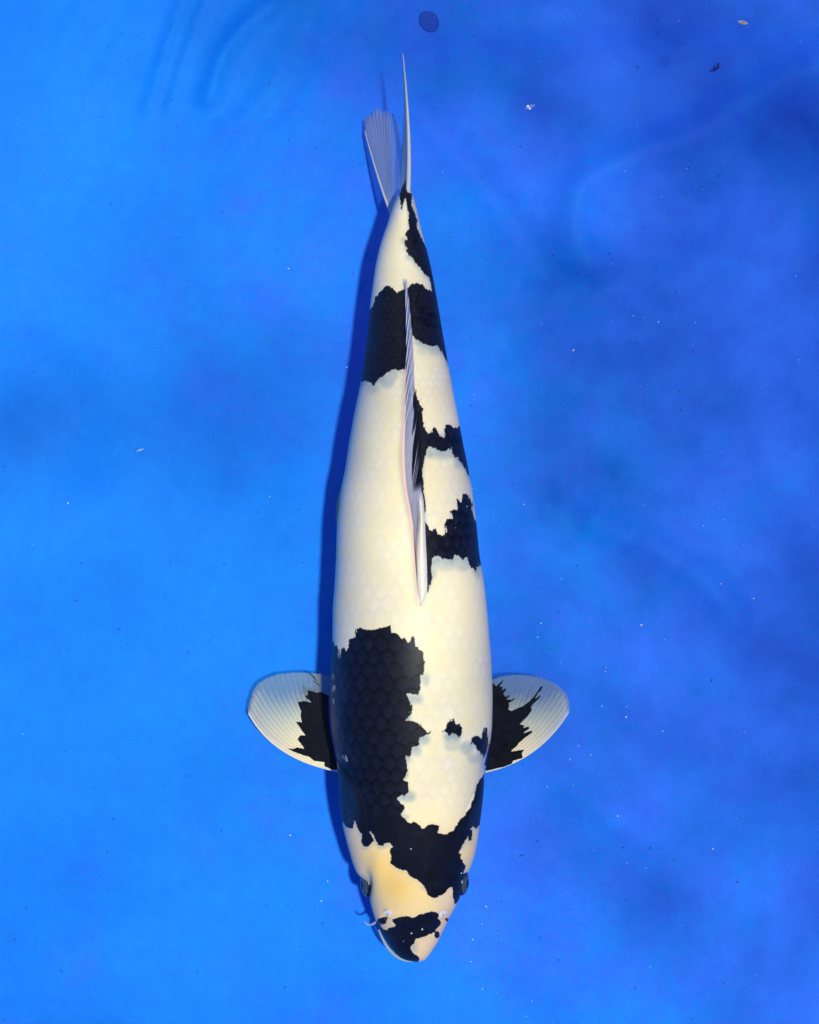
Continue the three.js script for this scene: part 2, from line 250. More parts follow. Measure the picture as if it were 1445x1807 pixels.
  const Y = new Mask(500, 300, 960, 1712, 0.5); // yellow of the forehead
  Y.poly(zNose(210, 60, 330, 20, 500, 30, 560, 200, 680, 300, 830, 400, 950, 560, 900, 690, 600, 760, 400, 660, 300, 480, 250, 300), 1); Y.poly(zNose(1180, 60, 1290, 0, 1270, 260, 1200, 230), 0.6); Y.done(20);
  const YC = new Mask(500, 300, 960, 1712, 0.5); YC.poly(zNose(270, 170, 400, 180, 560, 360, 700, 480, 640, 600, 500, 600, 330, 330), 1); YC.done(24);
  const PK = new Mask(500, 300, 960, 1712, 1); PK.line(dorsalBase.filter((p) => p[1] > 640 && p[1] < 1050), 7, 0.9); PK.line(dorsalBase.filter((p) => p[1] > 500 && p[1] < 640).map((p) => [p[0] + 8, p[1] + 30]), 6, 0.5); PK.done(3);

  const SL = new Mask(500, 300, 960, 1712, 1); SL.poly([[560, 1340], ...zHead(165, -40, 190, -30, 300, 40, 318, 200, 310, 330, 250, 360, 180, 330), [560, 1470]], 1); SL.poly([[560, 1120], ...zSh(190, 220, 240, 300, 290, 560, 250, 800, 300, 1060, 230, 1120), [560, 1360]], 0.75); SL.poly([...zHead(1240, 0, 1195, 120, 1140, 260, 1130, 350, 1190, 350), [900, 1470], [900, 1370]], 0.9); SL.poly(zNose(400, 900, 520, 900, 560, 1060, 640, 1170, 560, 1200, 430, 1020), 0.5); SL.poly([...zMid(1200, 480, 1195, 800), [900, 980], [900, 900]], 0.6); SL.poly([...zBk(1010, 160, 1040, 560, 1100, 760), [830, 640], [800, 500]], 0.5); SL.done(9);
  const W = 1024, TH = 2048, rows = []; let acc = 0, last = 1697;
  for (let j = 0; j <= TH; j++) { const py = bodyRow(j / TH), w = Math.max(4, (right(py) - left(py)) / 2); acc += (last - py) / clamp(w * 0.165, 6, 23); last = py; rows.push([py, acc]); }
  const scaleAt = (A, Bv) => { // nearest the head lies on top
    for (let j = Math.floor(Bv - 1.4); j <= Math.floor(Bv); j++) {
      const v = Bv - j - 0.2 * noise(A * 0.7, j * 1.7, 2), sh = (j & 1) * 0.5 + 0.2 * noise(j * 0.9, A * 0.35, 7), i = Math.round(A - sh), u = A - sh - i; if (v < 0) continue;
      const d = Math.sqrt((u / 0.64) ** 2 + (v / (1.36 + 0.08 * noise(i * 3.1, j * 2.3))) ** 2); if (d < 1) return [d, u, v, i * 57 + j * 131];
    }
    return [1, 0, 0, 0];
  };
  const scaled = (px, py) => sstep(1452, 1425, py + 0.0016 * (px - 725) ** 2 * 0.15) * (py > 1310 ? (px < 660 ? sstep(2, 8, signed(gillL, px, py)) : px > 800 ? sstep(2, 8, -signed(gillR, px, py)) : 1) : 1);
  function signed(l, px, py) { let n = l[0]; for (const p of l) if (Math.abs(p[1] - py) < Math.abs(n[1] - py)) n = p; return py < l[0][1] ? 50 * (l === gillL ? 1 : -1) : px - n[0]; }
  const data = new Array(W * TH);
  const lookup = (i, j) => {
    const th = (i + 0.5) / W * 2 * Math.PI - Math.PI / 2, [py0, Bv] = rows[j], q = bodyPoint(py0, th), s = Math.sin(th);
    let [px, py] = toPx(q.x, q.y, q.z);
    if (s < 0) px = (Math.cos(th) < 0 ? left(py0) - 34 * -s : right(py0) + 34 * -s);
    return [px, py, th, s, Bv];
  };
  const color = dataTex(W, TH, (i, j) => {
    const [px, py, th, s, Bv] = lookup(i, j), A = th / (2 * Math.PI) * 34, sc = scaled(px, py), [d, u, v, id] = scaleAt(A, Bv);
    const n0 = fbm(px * 0.045, py * 0.045, 12, 3), wob = 1.3, nx = px + wob * fbm(px * 0.16, py * 0.16, 1, 3) * 2 + 1.1 * noise(px * 0.36, py * 0.36, 3), ny = py + wob * fbm(px * 0.16, py * 0.16, 9, 3) * 2 + 1.1 * noise(px * 0.36, py * 0.36, 6);
    const py0 = rows[j][0], cw = (right(py0) - left(py0)) / 22, chh = clamp((right(py0) - left(py0)) * 0.0825, 6, 23), thin = clamp(0.5 + 0.9 * n0); let blk = sstep(0.22, 0.78, B.get(nx - u * cw * 0.3 * sc, ny + (v - 0.6) * chh * 0.2 * sc)); blk *= sstep(-0.72, -0.5, s + 0.12 * fbm(px * 0.05, py * 0.05, 4));
    let c = [243, 229, 187]; // milk white, warmer along the back
    const n1 = fbm(px * 0.03, py * 0.02, 2, 4), n2 = fbm(px * 0.2, py * 0.2, 5, 3), mott = noise(id * 0.37, id * 0.11);
    c = [c[0] + n1 * 6 + n2 * 4, c[1] + n1 * 9 + n2 * 5, c[2] + n1 * 22 + n2 * 8 + mott * sc * 7];
    const edge = sc * sstep(0.72, 0.98, d) * clamp(0.5 + 1.6 * n1 + mott); { const e2 = sc * sstep(0.35, 1, d) * clamp(0.55 + 1.5 * n1 + 0.6 * mott); c = [c[0] - e2 * 8, c[1] - e2 * 8, c[2] - e2 * 2]; }
    if (py > 1340) {
      const hd = sstep(1430, 1500, py), ck = hd * sstep(40, 95, Math.abs(px - 731) + (py - 1500) * 0.28);
      const sn = sstep(1570, 1640, py), y = Y.get(px, py), yc = YC.get(px, py), fr = sstep(1370, 1455, py) * (1 - hd);
      const mix = (t, k) => { c = c.map((a, n) => lerp(a, t[n], k)); };
      mix([247, 226, 170], fr * 0.5); mix([238, 205, 150], hd * 0.75); mix([233, 208, 160], ck * 0.8); mix([238, 204, 152], sn * 0.7); mix([243, 210, 138], y * 0.85); mix([246, 200, 104], yc * clamp(0.8 + 0.9 * n2 + 0.7 * n1));
      mix([250, 240, 215], hd * clamp(n2 * 3 - 0.55) * 0.35);
    }
    { const fr = clamp(F.get(px, py - 7) * 1.3 * thin + F.get(px, py) * 0.35) * (1 - blk) * sstep(-0.2, 0.1, s) * (py < 1500 ? 1 : 0.35); c = [lerp(c[0], 150, fr * 0.62), lerp(c[1], 170, fr * 0.62), lerp(c[2], 178, fr * 0.62)]; }
    const pk = PK.get(px, py) * sstep(0.3, 0.7, s); c = [lerp(c[0], 226, pk), lerp(c[1], 188, pk), lerp(c[2], 174, pk)];
    const g = G.get(px, py) * (1 - blk) * sstep(-0.2, 0.1, s) * (0.75 + 0.5 * n2); c = [lerp(c[0], 122, g * 0.8), lerp(c[1], 148, g * 0.8), lerp(c[2], 160, g * 0.8)];
    // black: brownish in the thin edges of scales, slate where the skin lies over it
    const rim = B.get(px, py), brown = clamp(1.6 - rim * 1.6) + clamp(mott * 0.8 - 0.1) * 0.35, ed = sc * sstep(0.78, 0.97, d), ce = sc * (1 - d);
    const k = [lerp(12, 48, brown) + ce * 9 - ed * 9 + n2 * 8, lerp(13, 28, brown) + ce * 11 - ed * 9 + n2 * 8, lerp(20, 20, brown) + ce * 18 - ed * 11 + n2 * 9];
    const sl = clamp(SL.get(px, py) * (0.75 + 0.7 * n2 + 0.25 * n1) + 0.9 * clamp(n0 * 1.6 - 0.12) * (0.6 + n2), 0, 1.2); k[0] += sl * 18; k[1] += sl * 30; k[2] += sl * 46;
    const gr = (rnd() - 0.5) * 5;
    return [lerp(c[0], k[0], blk) + gr, lerp(c[1], k[1], blk) + gr, lerp(c[2], k[2], blk) + gr];
  }, true);
  const bump = dataTex(W, TH, (i, j) => {
    const [px, py, th, s, Bv] = lookup(i, j), sc = scaled(px, py), [d, u, v, id] = scaleAt(th / (2 * Math.PI) * 34, Bv);
    const bk = B.get(px, py), h = 128 + sc * (0.22 + 0.5 * bk) * ((60 * d * d - 24 * sstep(0.9, 1, d)) * (0.75 + 0.9 * noise(id * 0.71, 4.4)) + 26 * u * noise(id * 0.53, 9.1)) + 22 * fbm(px * 0.35, py * 0.35, 3, 3) * (1 - sc * 0.5); return [h, h, h];
  });
  for (const t of [color, bump]) { t.wrapT = THREE.ClampToEdgeWrapping; }
  const skin = new THREE.MeshPhysicalMaterial({ map: color, bumpMap: bump, bumpScale: 0.0005, roughness: 0.45, specularIntensity: 0.3 });
  const body = grid(360, 900, (u, v) => {
    const th = u * 2 * Math.PI - Math.PI / 2, py = bodyRow(v), q = bodyPoint(py, th), s = Math.sin(th), [px, pyy] = toPx(q.x, q.y, q.z), d = relief(px, pyy, s);
    if (d) { q.x += Math.cos(th) * d; q.y += s * d; } return q;
  }, (u, v) => [u, v]);
  // both ends closed, seam normals shared
  { const n = body.attributes.normal, p = body.attributes.position, row = 361; for (let j = 0; j <= 900; j++) { const a = j * row, b2 = a + 360, m = new THREE.Vector3(n.getX(a) + n.getX(b2), n.getY(a) + n.getY(b2), n.getZ(a) + n.getZ(b2)).normalize(); n.setXYZ(a, m.x, m.y, m.z); n.setXYZ(b2, m.x, m.y, m.z); } }
  koi.position.set(0, 0, 0);
  part('body', body, skin, koi);
}
const surf = (px, py) => { // height of the back where the photograph shows that pixel
  let y = topY(py), e = 0.97;
  for (let n = 0; n < 5; n++) {
    const y0 = midY(py), f = (H - y) / (H - y0), qx = 722.5 + (px - 722.5) * f, qy = 903.5 + (py - 903.5) * f, m = midY(qy);
    const c = (left(qy) + right(qy)) / 2, w = (right(qy) - left(qy)) / 2, k = clamp(Math.abs(qx - c) / w, 0, 0.999);
    y = m + (topY(qy) - m) * Math.pow(Math.sqrt(1 - Math.pow(k, 2 / e)), e);
  }
  return y;
};

// fins: sheets carried by rays
const finMat = (map, trans, extra = {}) => new THREE.MeshPhysicalMaterial({ map, transmission: 1, transmissionMap: trans, thickness: 0, roughness: 0.35, ior: 1.1, specularIntensity: 0.3, side: THREE.DoubleSide, ...extra });
const bez = (a, b, c, t) => a.map((v, i) => (1 - t) * (1 - t) * v + 2 * t * (1 - t) * b[i] + t * t * c[i]);
function pectoral(label, z, x0, y0, root0, root1, c0, c1, tips, black, streaks) {
  const S = 4, P = (x, y) => z(x, y)[0], T = smoothLine(tips.map(([x, y]) => P(x, y)), 160).map((p) => [p[0], p[1]]);
  const r0 = P(...root0), r1 = P(...root1), C0 = P(...c0), C1 = P(...c1), NR = 19;
  const flat = (u, v) => { const t = along(T, u), r = r0.map((a, i) => lerp(a, r1[i], u)), c = C0.map((a, i) => lerp(a, C1[i], u)); const q = 1 - 0.016 * noise(u * 60, 1.7) * v ** 6 - 0.012 * Math.abs(noise(u * 25, 8)) * v ** 6; return bez(r, c, t, v * q); };
  const B = new Mask(x0, y0, x0 + 220, y0 + 220, S); black.forEach((q) => B.poly(z(...q))); streaks.forEach(([q, w]) => B.line(z(...q), w)); B.done(0.8);
  // colour and thinness over (ray, distance from the root)
  const W = 640, Hh = 512, cell = (i, j) => { const u = (i + 0.5) / W, v = (j + 0.5) / Hh, p = flat(u, v), ray = u * NR, f = Math.abs(ray - Math.round(ray)) * 2; return [u, v, p, f]; };
  const color = dataTex(W, Hh, (i, j) => {
    const [u, v, p, f] = cell(i, j), n = fbm(p[0] * 0.1, p[1] * 0.1, 3), b = sstep(0.3, 0.7, B.get(p[0] + 0.8 * noise(u * 150, v * 6), p[1] + 0.8 * noise(u * 150, v * 6, 4)));
    const groove = sstep(0.55, 1, f); let c = [248 + n * 8, 232 + n * 10, 186 + n * 14]; const pk = sstep(0.35, 0.0, u) * sstep(0.3, 0.6, v) * 0.5; c = [lerp(c[0], 240, pk), lerp(c[1], 214, pk), lerp(c[2], 186, pk)];
    c = [c[0] - groove * 22, c[1] - groove * 14, c[2] - groove * 4]; const k = [24 + n * 12 - groove * 5, 25 + n * 10 - groove * 5, 30 + n * 10 - groove * 4];
    const clear = sstep(0.35, 0.95, v + 0.05 * n) * (0.45 + 0.5 * sstep(0.05, 0.5, u)); c = [lerp(c[0], 204, clear), lerp(c[1], 229, clear), lerp(c[2], 218, clear)];
    return [lerp(c[0], k[0], b), lerp(c[1], k[1], b), lerp(c[2], k[2], b)];
  }, true);
  const trans = dataTex(W, Hh, (i, j) => {
    const [u, v, p, f] = cell(i, j), b = sstep(0.3, 0.7, B.get(p[0], p[1])), lead = sstep(0.06, 0.0, u);
    const rim = sstep(0.38, 1.0, v) * (0.40 + 0.42 * sstep(0.05, 0.5, u)) + 0.07 + sstep(0.95, 1, v + 0.02 * noise(u * 40, 3)) * 0.3 + 0.25 * sstep(0.6, 1, u) + sstep(0.3, 1, f) * 0.12 * v;
    const t = clamp(rim * (1 - b) * (1 - 0.8 * lead) + 0.05 * fbm(p[0] * 0.2, p[1] * 0.2), 0, 0.8) * 255; return [t, t, t];
  });
  for (const t of [color, trans]) t.wrapS = t.wrapT = THREE.ClampToEdgeWrapping;
  const h = (u, v) => lerp(0.032, lerp(0.016, 0.024, u), Math.pow(v, 0.7)) + 0.0022 * Math.sin(Math.PI * v) ;
  const g = grid(NR * 12, 70, (u, v) => { const p = flat(u, v), k = Math.cos(u * NR * 2 * Math.PI); return at(p[0], p[1], h(u, v) + 0.00017 * k * Math.min(1, v * 3) + 0.0012 * Math.sin(u * 5 + v * 3)); });
  const lead = taperTube(Array.from({ length: 24 }, (_, i) => { const v = i / 23 * 0.93, p = flat(0.004, v); return [p[0], p[1], h(0, v)]; }), [0.0008, 0.0002], 8);
  const fin = part('pectoral_fin', g, finMat(color, trans), koi, label);
  part('leading_ray', lead, new THREE.MeshPhysicalMaterial({ color: new THREE.Color(0.62, 0.66, 0.6), roughness: 0.5, specularIntensity: 0.4 }), fin);
}
pectoral('pale left fin with black base and white front edge', zPl, 420, 1160, [1165, 1322], [1110, 1060], [400, 1185], [1010, 650],
  [[118, 655], [122, 560], [150, 460], [180, 380], [250, 290], [330, 245], [440, 200], [560, 182], [700, 176], [830, 180], [950, 192], [1075, 215]],
  [[1160, 1330, 1000, 1262, 1003, 1215, 880, 1200, 820, 1150, 740, 1130, 640, 1090, 570, 1055, 640, 1062, 690, 1043, 770, 1060, 735, 1010, 690, 950, 720, 903, 785, 905, 740, 850, 670, 745, 742, 752, 725, 680, 730, 620, 710, 570, 688, 520, 770, 503, 855, 527, 770, 450, 812, 432, 800, 378, 860, 392, 925, 412, 945, 395, 1070, 450, 1180, 900]],
  [[[826, 178, 860, 210, 905, 265], 2.2], [[880, 275, 945, 330], 1.6], [[740, 320, 770, 355], 0.9]]);
pectoral('pale right fin with black base and branching black streaks', zPr, 820, 1160, [235, 1328], [285, 1080], [860, 1205], [330, 640],
  [[1208, 640], [1216, 560], [1200, 470], [1160, 400], [1080, 325], [960, 262], [850, 225], [700, 206], [560, 204], [430, 222], [310, 255]],
  [[325, 290, 350, 325, 372, 332, 400, 300, 458, 253, 420, 312, 402, 342, 442, 338, 425, 386, 482, 350, 462, 400, 445, 422, 474, 462, 542, 423, 482, 490, 530, 492, 606, 464, 560, 500, 508, 530, 514, 570, 498, 600, 540, 622, 610, 590, 690, 555, 760, 500, 820, 430, 870, 350, 906, 322, 890, 370, 830, 450, 815, 485, 887, 428, 862, 480, 800, 530, 768, 570, 777, 612, 730, 680, 690, 722, 638, 775, 692, 790, 678, 822, 742, 800, 746, 830, 690, 862, 678, 882, 778, 848, 782, 870, 700, 932, 630, 990, 600, 1032, 540, 1078, 540, 1092, 620, 1080, 692, 1068, 662, 1110, 672, 1165, 560, 1200, 540, 1242, 320, 1312, 235, 1335, 200, 900]], []);

{ // tail fin: upper lobe stands on edge, lower lobe swings out to the left and down
  const base = [[720, 338, 0.079], [716, 342, 0.072], [710, 350, 0.064], [703, 360, 0.056], [697, 370, 0.049], [690, 378, 0.045]];
  const ctrl = [[726, 250, 0.090], [720, 262, 0.082], [712, 275, 0.070], [706, 290, 0.056], [690, 290, 0.038], [664, 310, 0.028]];
  const tips = smoothLine([[711, 95, 0.092], [712, 125, 0.085], [713, 175, 0.075], [711, 232, 0.062], [708, 262, 0.052], [706, 228, 0.043], [698, 205, 0.036], [690, 196, 0.030], [672, 192, 0.021], [653, 197, 0.014], [643, 214, 0.011], [643.5, 229, 0.011]], 200);
  const lobe = (u, v) => bez(along(base, u), along(ctrl, u), along(tips, u), v * (1 - v ** 8 * sstep(0.3, 0.5, u) * (0.015 + 0.018 * noise(u * 70, 2) + 0.025 * noise(u * 23, 5)))), NR = 46;
  const W = 512, Hh = 384;
  const color = dataTex(W, Hh, (i, j) => {
    const u = (i + 0.5) / W, v = (j + 0.5) / Hh, f = Math.abs(u * NR - Math.round(u * NR)) * 2, n = fbm(u * 60, v * 5, 2), gr = sstep(0.5, 1, f), up = sstep(0.5, 0.3, u);
    let c = [lerp(196, 238, up) + n * 20, lerp(208, 228, up) + n * 18, lerp(214, 206, up) + n * 16]; c = [c[0] - gr * 18, c[1] - gr * 14, c[2] - gr * 8];
    const b = sstep(0.18, 0.10, v + 0.10 * fbm(u * 40, v * 4, 6) + 0.05 * Math.abs(u - 0.2)) * sstep(0.62, 0.35, u) * sstep(0.0, 0.08, u + 0.02); return [lerp(c[0], 30, b), lerp(c[1], 33, b), lerp(c[2], 42, b)];
  }, true);
  const trans = dataTex(W, Hh, (i, j) => { const u = (i + 0.5) / W, v = (j + 0.5) / Hh, f = Math.abs(u * NR - Math.round(u * NR)) * 2, t = 255 * clamp(lerp(0.08, 0.56, sstep(0.35, 0.6, u)) + 0.12 * sstep(0.75, 0.55, u) * sstep(0.45, 0.6, u) + 0.16 * v * sstep(0.4, 1, f) + 0.1 * sstep(0.9, 1, v)) * sstep(-0.1, 0.25, v); return [t, t, t]; });
  for (const t of [color, trans]) t.wrapS = t.wrapT = THREE.ClampToEdgeWrapping;
  const g = grid(NR * 8, 80, (u, v) => { const p = lobe(u, v), k = Math.cos(u * NR * 2 * Math.PI) * Math.min(1, v * 4); return at(p[0] + 0.5 * k * (1 - u), p[1], p[2] + 0.00006 * k * u); });
  const fin = part('tail_fin', g, finMat(color, trans), koi);
  const edge = (u, r, name) => part(name, taperTube(Array.from({ length: 20 }, (_, i) => lobe(u, i / 19)), r), new THREE.MeshPhysicalMaterial({ color: new THREE.Color(0.56, 0.56, 0.53), roughness: 0.5, specularIntensity: 0.4 }), fin);
  edge(0, [0.0017, 0.0003], 'upper_ray'); edge(1, [0.0010, 0.0004], 'lower_ray');
}
function taperTube(pts, [r0, r1], seg = 10) { // round rod through [px, py, height] points, thinning towards its end
  const c = new THREE.CatmullRomCurve3(pts.map((p) => at(...p))), n = 40, fr = c.computeFrenetFrames(n, false);
  const g = grid(seg, n, (u, v) => { const k = Math.round(v * n), r = lerp(r0, r1, v), p = c.getPointAt(v), a = u * 2 * Math.PI; return p.addScaledVector(fr.normals[k], Math.cos(a) * r).addScaledVector(fr.binormals[k], Math.sin(a) * r); });
  return g;
}
{ // dorsal fin, half folded and leaning to the right
  const b0 = smoothLine([[739, 1060], [735, 1010], [731, 950], [724, 905], [715, 860], [712, 800], [715, 740], [717, 690], [718, 640], [718, 590], [718, 545], [717.5, 512]], 120).map((p) => [p[0], p[1]]);
  const e0 = smoothLine([[740, 1056], [737, 1010], [736, 950], [738, 905], [744, 855], [743, 790], [738, 735], [732, 690], [730, 640], [727, 590], [723, 545], [717, 491]], 120).map((p) => [p[0], p[1]]);
  const NR = 20, hgt = table([[0, 0.002], [0.1, 0.010], [0.3, 0.020], [0.6, 0.018], [0.85, 0.014], [1, 0.009]]);
  const lift = (u, v, a, e) => { const p = along(a, u), q = along(e, u), bow = Math.sin(Math.PI * v) * -2.2 * sstep(0.4, 0.55, u); const x = lerp(p[0], q[0], Math.pow(v, 1.25)) + bow, y = lerp(p[1], q[1], v) - 0 * v; return [x, y, surf(p[0], p[1]) - 0.001 + hgt(u) * v]; };
  const W = 900, Hh = 128;
  const color = dataTex(W, Hh, (i, j) => {
    const u = (i + 0.5) / W, v = (j + 0.5) / Hh, rr = (u - 0.28 * v) * NR, f = Math.abs(rr - Math.round(rr)) * 2, n = fbm(u * 90, v * 3, 2), gr = sstep(0.45, 1, f), back = sstep(0.5, 0.62, u);
    let c = [lerp(246, 232, back), lerp(234, 226, back), lerp(216, 218, back)]; c = [c[0] - gr * 12 + n * 14, c[1] - gr * 10 + n * 14, c[2] - gr * 6 + n * 12];
    const inside = sstep(0.33, 0.37, u) * sstep(0.68, 0.62, u), cut = 0.50 + 0.22 * sstep(0.36, 0.62, u) * 1 + 0.42 * noise(rr * 1.3, v * 0.5) * sstep(0.42, 0.6, u);
    const b = inside * sstep(cut - 0.03, cut + 0.03, v) * (1 - 0.75 * sstep(0.25, 0.4, noise(rr * 2.7, v * 0.6, 5)) * sstep(1, 0.75, v)); const pk = sstep(0.2, 0, v); c = [lerp(c[0], 232, pk), lerp(c[1], 196, pk), lerp(c[2], 184, pk)];
    return [lerp(c[0], 26, b), lerp(c[1], 28, b), lerp(c[2], 36, b)];
  }, true);
  color.wrapS = color.wrapT = THREE.ClampToEdgeWrapping;
  const m = new THREE.MeshPhysicalMaterial({ map: color, roughness: 0.45, specularIntensity: 0.4, transmission: 0.18, thickness: 0, ior: 1.1, side: THREE.DoubleSide });
  const g = grid(360, 24, (u, v) => { const p = lift(u, v, b0, e0), rr = (u - 0.28 * v) * NR, k = Math.cos(rr * 2 * Math.PI); return at(p[0] + 0.3 * k * v * v, p[1], p[2] + 0.0002 * k * v); });
  const fin = part('dorsal_fin', g, m, koi);
  // front lobe with the hard first rays, folded over
  const l0 = smoothLine([[741, 1070], [738, 1052], [735, 1005], [736, 950], [738, 915], [736, 890], [727, 862]], 60).map((p) => [p[0], p[1]]), r0 = smoothLine([[742, 1070], [752, 1052], [753.5, 1010], [751, 950], [749, 905], [745, 872], [736, 853]], 60).map((p) => [p[0], p[1]]);
  const lg = grid(120, 20, (u, v) => { const p = along(l0, u), q = along(r0, u), x = lerp(p[0], q[0], v), y = lerp(p[1], q[1], v); return at(x, y, surf(x, y) + 0.0005 + 0.008 * sstep(0, 0.5, u) * (0.55 + 0.45 * Math.sin(Math.PI * (0.15 + 0.6 * v))) + 0.0025 * Math.sin(Math.PI * v)); }); 
  const lobeTex = dataTex(128, 256, (i, j) => { const v = i / 128, u = j / 256, a = fbm(v * 9, u * 1.2, 4), g = sstep(0.2, 0.5, a); return [244 - g * 22 + noise(v * 40, u * 3) * 8, 234 - g * 20 + noise(v * 40, u * 3) * 8, 212 - g * 10]; }, true);
  part('front_ray', lg, new THREE.MeshPhysicalMaterial({ map: lobeTex, roughness: 0.45, specularIntensity: 0.35, side: THREE.DoubleSide }), fin);
  const soft = new THREE.MeshPhysicalMaterial({ color: new THREE.Color(0.78, 0.7, 0.66), roughness: 0.5, specularIntensity: 0.4 });
  for (let k = 0; k < 9; k++) { const u = 0.56 + k * 0.048; part('ray', taperTube(Array.from({ length: 9 }, (_, i) => { const v = 0.15 + i / 8 * 0.85, p = lift(clamp(u + v * 0.09), v, b0, e0); return [p[0] - 0.8, p[1], p[2]]; }), [0.00034, 0.00018], 6), soft, fin); }
}
{ // pelvic fins under the belly; the left one peeps out
  const m = new THREE.MeshPhysicalMaterial({ color: new THREE.Color(0.55, 0.55, 0.42), roughness: 0.5, specularIntensity: 0.3, transmission: 0.35, thickness: 0, ior: 1.1, side: THREE.DoubleSide });
  for (const s of [-1, 1]) {
    const tip = s < 0 ? [[596, 944], [592.4, 920], [593, 892], [598, 866], [608, 862], [630, 866]] : [[836, 944], [832, 920], [826, 892], [818, 868], [806, 862], [790, 866]], root = s < 0 ? [650, 990] : [785, 990];
    part('pelvic_fin', grid(60, 20, (u, v) => { const t = along(tip, u); return at(lerp(root[0], t[0], v), lerp(root[1], t[1], v), lerp(0.022, 0.034 - 0.008 * u, v) + 0.0004 * Math.cos(u * 50) * v); }), m, koi);
  }
}
{ // eyes: dark, with a silvery ring round the pupil, set low in the sides of the head
  const W = 256, tex = dataTex(W, W, (i, j) => { const a = (j + 0.5) / W * 180, n = fbm(i * 0.06, j * 0.06, 3); // 180 at the pupil's pole
    const d = 180 - a; let c = d < 20 ? [8, 9, 12] : d < 26 ? [84, 90, 82] : d < 50 ? [46, 66, 82] : d < 52 ? [70, 92, 104] : d < 98 ? [13, 14, 17] : [150, 160, 160]; return c.map((v) => v + n * 26); }, true);
  const m = new THREE.MeshPhysicalMaterial({ map: tex, roughness: 0.22, specularIntensity: 0.7, clearcoat: 0.25, clearcoatRoughness: 0.12 });
  for (const [px, py, hh, ax, r, sc] of [[650, 1557, 0.0535, [-1, 0.6, 0.2], 0.0068, [0.86, 1, 1.6]], [813.5, 1555, 0.052, [1, 0.6, 0.2], 0.0066, [0.86, 1, 1.55]]]) {
    const g = new THREE.SphereGeometry(r, 48, 32); g.rotateX(0); const q = new THREE.Quaternion().setFromUnitVectors(new THREE.Vector3(0, 1, 0), new THREE.Vector3(...ax).normalize()); g.applyQuaternion(q); g.scale(...sc);
    const e = part('eye', g, m, koi); e.position.copy(at(px, py, hh));
  }
}
{ // nostrils with pale flaps, lip, barbel
  const pale = new THREE.MeshPhysicalMaterial({ color: new THREE.Color(0.86, 0.83, 0.77), roughness: 0.5, specularIntensity: 0.4, side: THREE.DoubleSide }), dark = new THREE.MeshPhysicalMaterial({ color: new THREE.Color(0.02, 0.018, 0.02), roughness: 0.6, specularIntensity: 0.3 });
  for (const s of [-1, 1]) {
    const cx = s < 0 ? 684 : 781, cy = s < 0 ? 1613 : 1613.5;
    // curved petal standing over the pit
    const petal = grid(24, 12, (u, v) => { const a = lerp(-0.35, 1.25, u) * Math.PI * 0.62, w = lerp(2.4, 9.2 * (0.75 + 0.25 * Math.sin(u * Math.PI)), v), x = cx + s * -1 * (Math.cos(a) * w - 2), y = cy - Math.sin(a) * w + 1.5; return at(x, y, surf(x, y) + 0.0009 + 0.0010 * Math.sin(Math.PI * Math.min(1, v * 0.62)) * Math.sin(Math.PI * clamp(u, 0.04, 0.96))); });
    part('nostril_flap', petal, pale, koi);
    const pit = new THREE.SphereGeometry(0.0011, 16, 12); pit.scale(1.5, 0.5, 0.9); pit.rotateY(s < 0 ? 0.5 : -0.9);
    const x = s < 0 ? 680 : 788, y = s < 0 ? 1621 : 1622.5, p = part('nostril', pit, dark, koi); p.position.copy(at(x, y, surf(x, y) + 0.0002));
  }
  const lipPts = [[668, 1640, 0.0380], [674, 1654, 0.0395], [681, 1667, 0.0400], [690, 1679, 0.0405], [701, 1688.5, 0.0410], [714, 1694.5, 0.0410], [728, 1696.5, 0.0410]];
  const c = new THREE.CatmullRomCurve3(lipPts.map((p) => at(...p)));
  part('lower_lip', grid(12, 60, (u, v) => { const p = c.getPointAt(v), a = u * 2 * Math.PI, r = 0.0009 * Math.pow(Math.sin(Math.PI * clamp(v * 0.94 + 0.03)), 0.6) + 0.0003, t = c.getTangentAt(v); return p.add(new THREE.Vector3(-t.z * Math.cos(a) * r * 1.0, Math.sin(a) * r, t.x * Math.cos(a) * r * 1.0)); }), new THREE.MeshPhysicalMaterial({ color: new THREE.Color(0.26, 0.37, 0.43), roughness: 0.5, specularIntensity: 0.4 }), koi, 'pale lip along the left of the mouth');
  part('barbel', taperTube([[668, 1622, 0.0440], [663, 1627, 0.0430], [657, 1631, 0.0420], [651, 1632, 0.0410], [646.5, 1630, 0.0410], [643.5, 1625.5, 0.0420]], [0.0011, 0.0004]), new THREE.MeshPhysicalMaterial({ color: new THREE.Color(0.30, 0.37, 0.46), roughness: 0.5 }), koi);
  part('barbel', taperTube([[675, 1648, 0.0370], [670, 1647, 0.0360], [664, 1646.5, 0.0360]], [0.0004, 0.00015], 6), dark, koi, 'thin dark barbel at the left corner of the mouth');
}

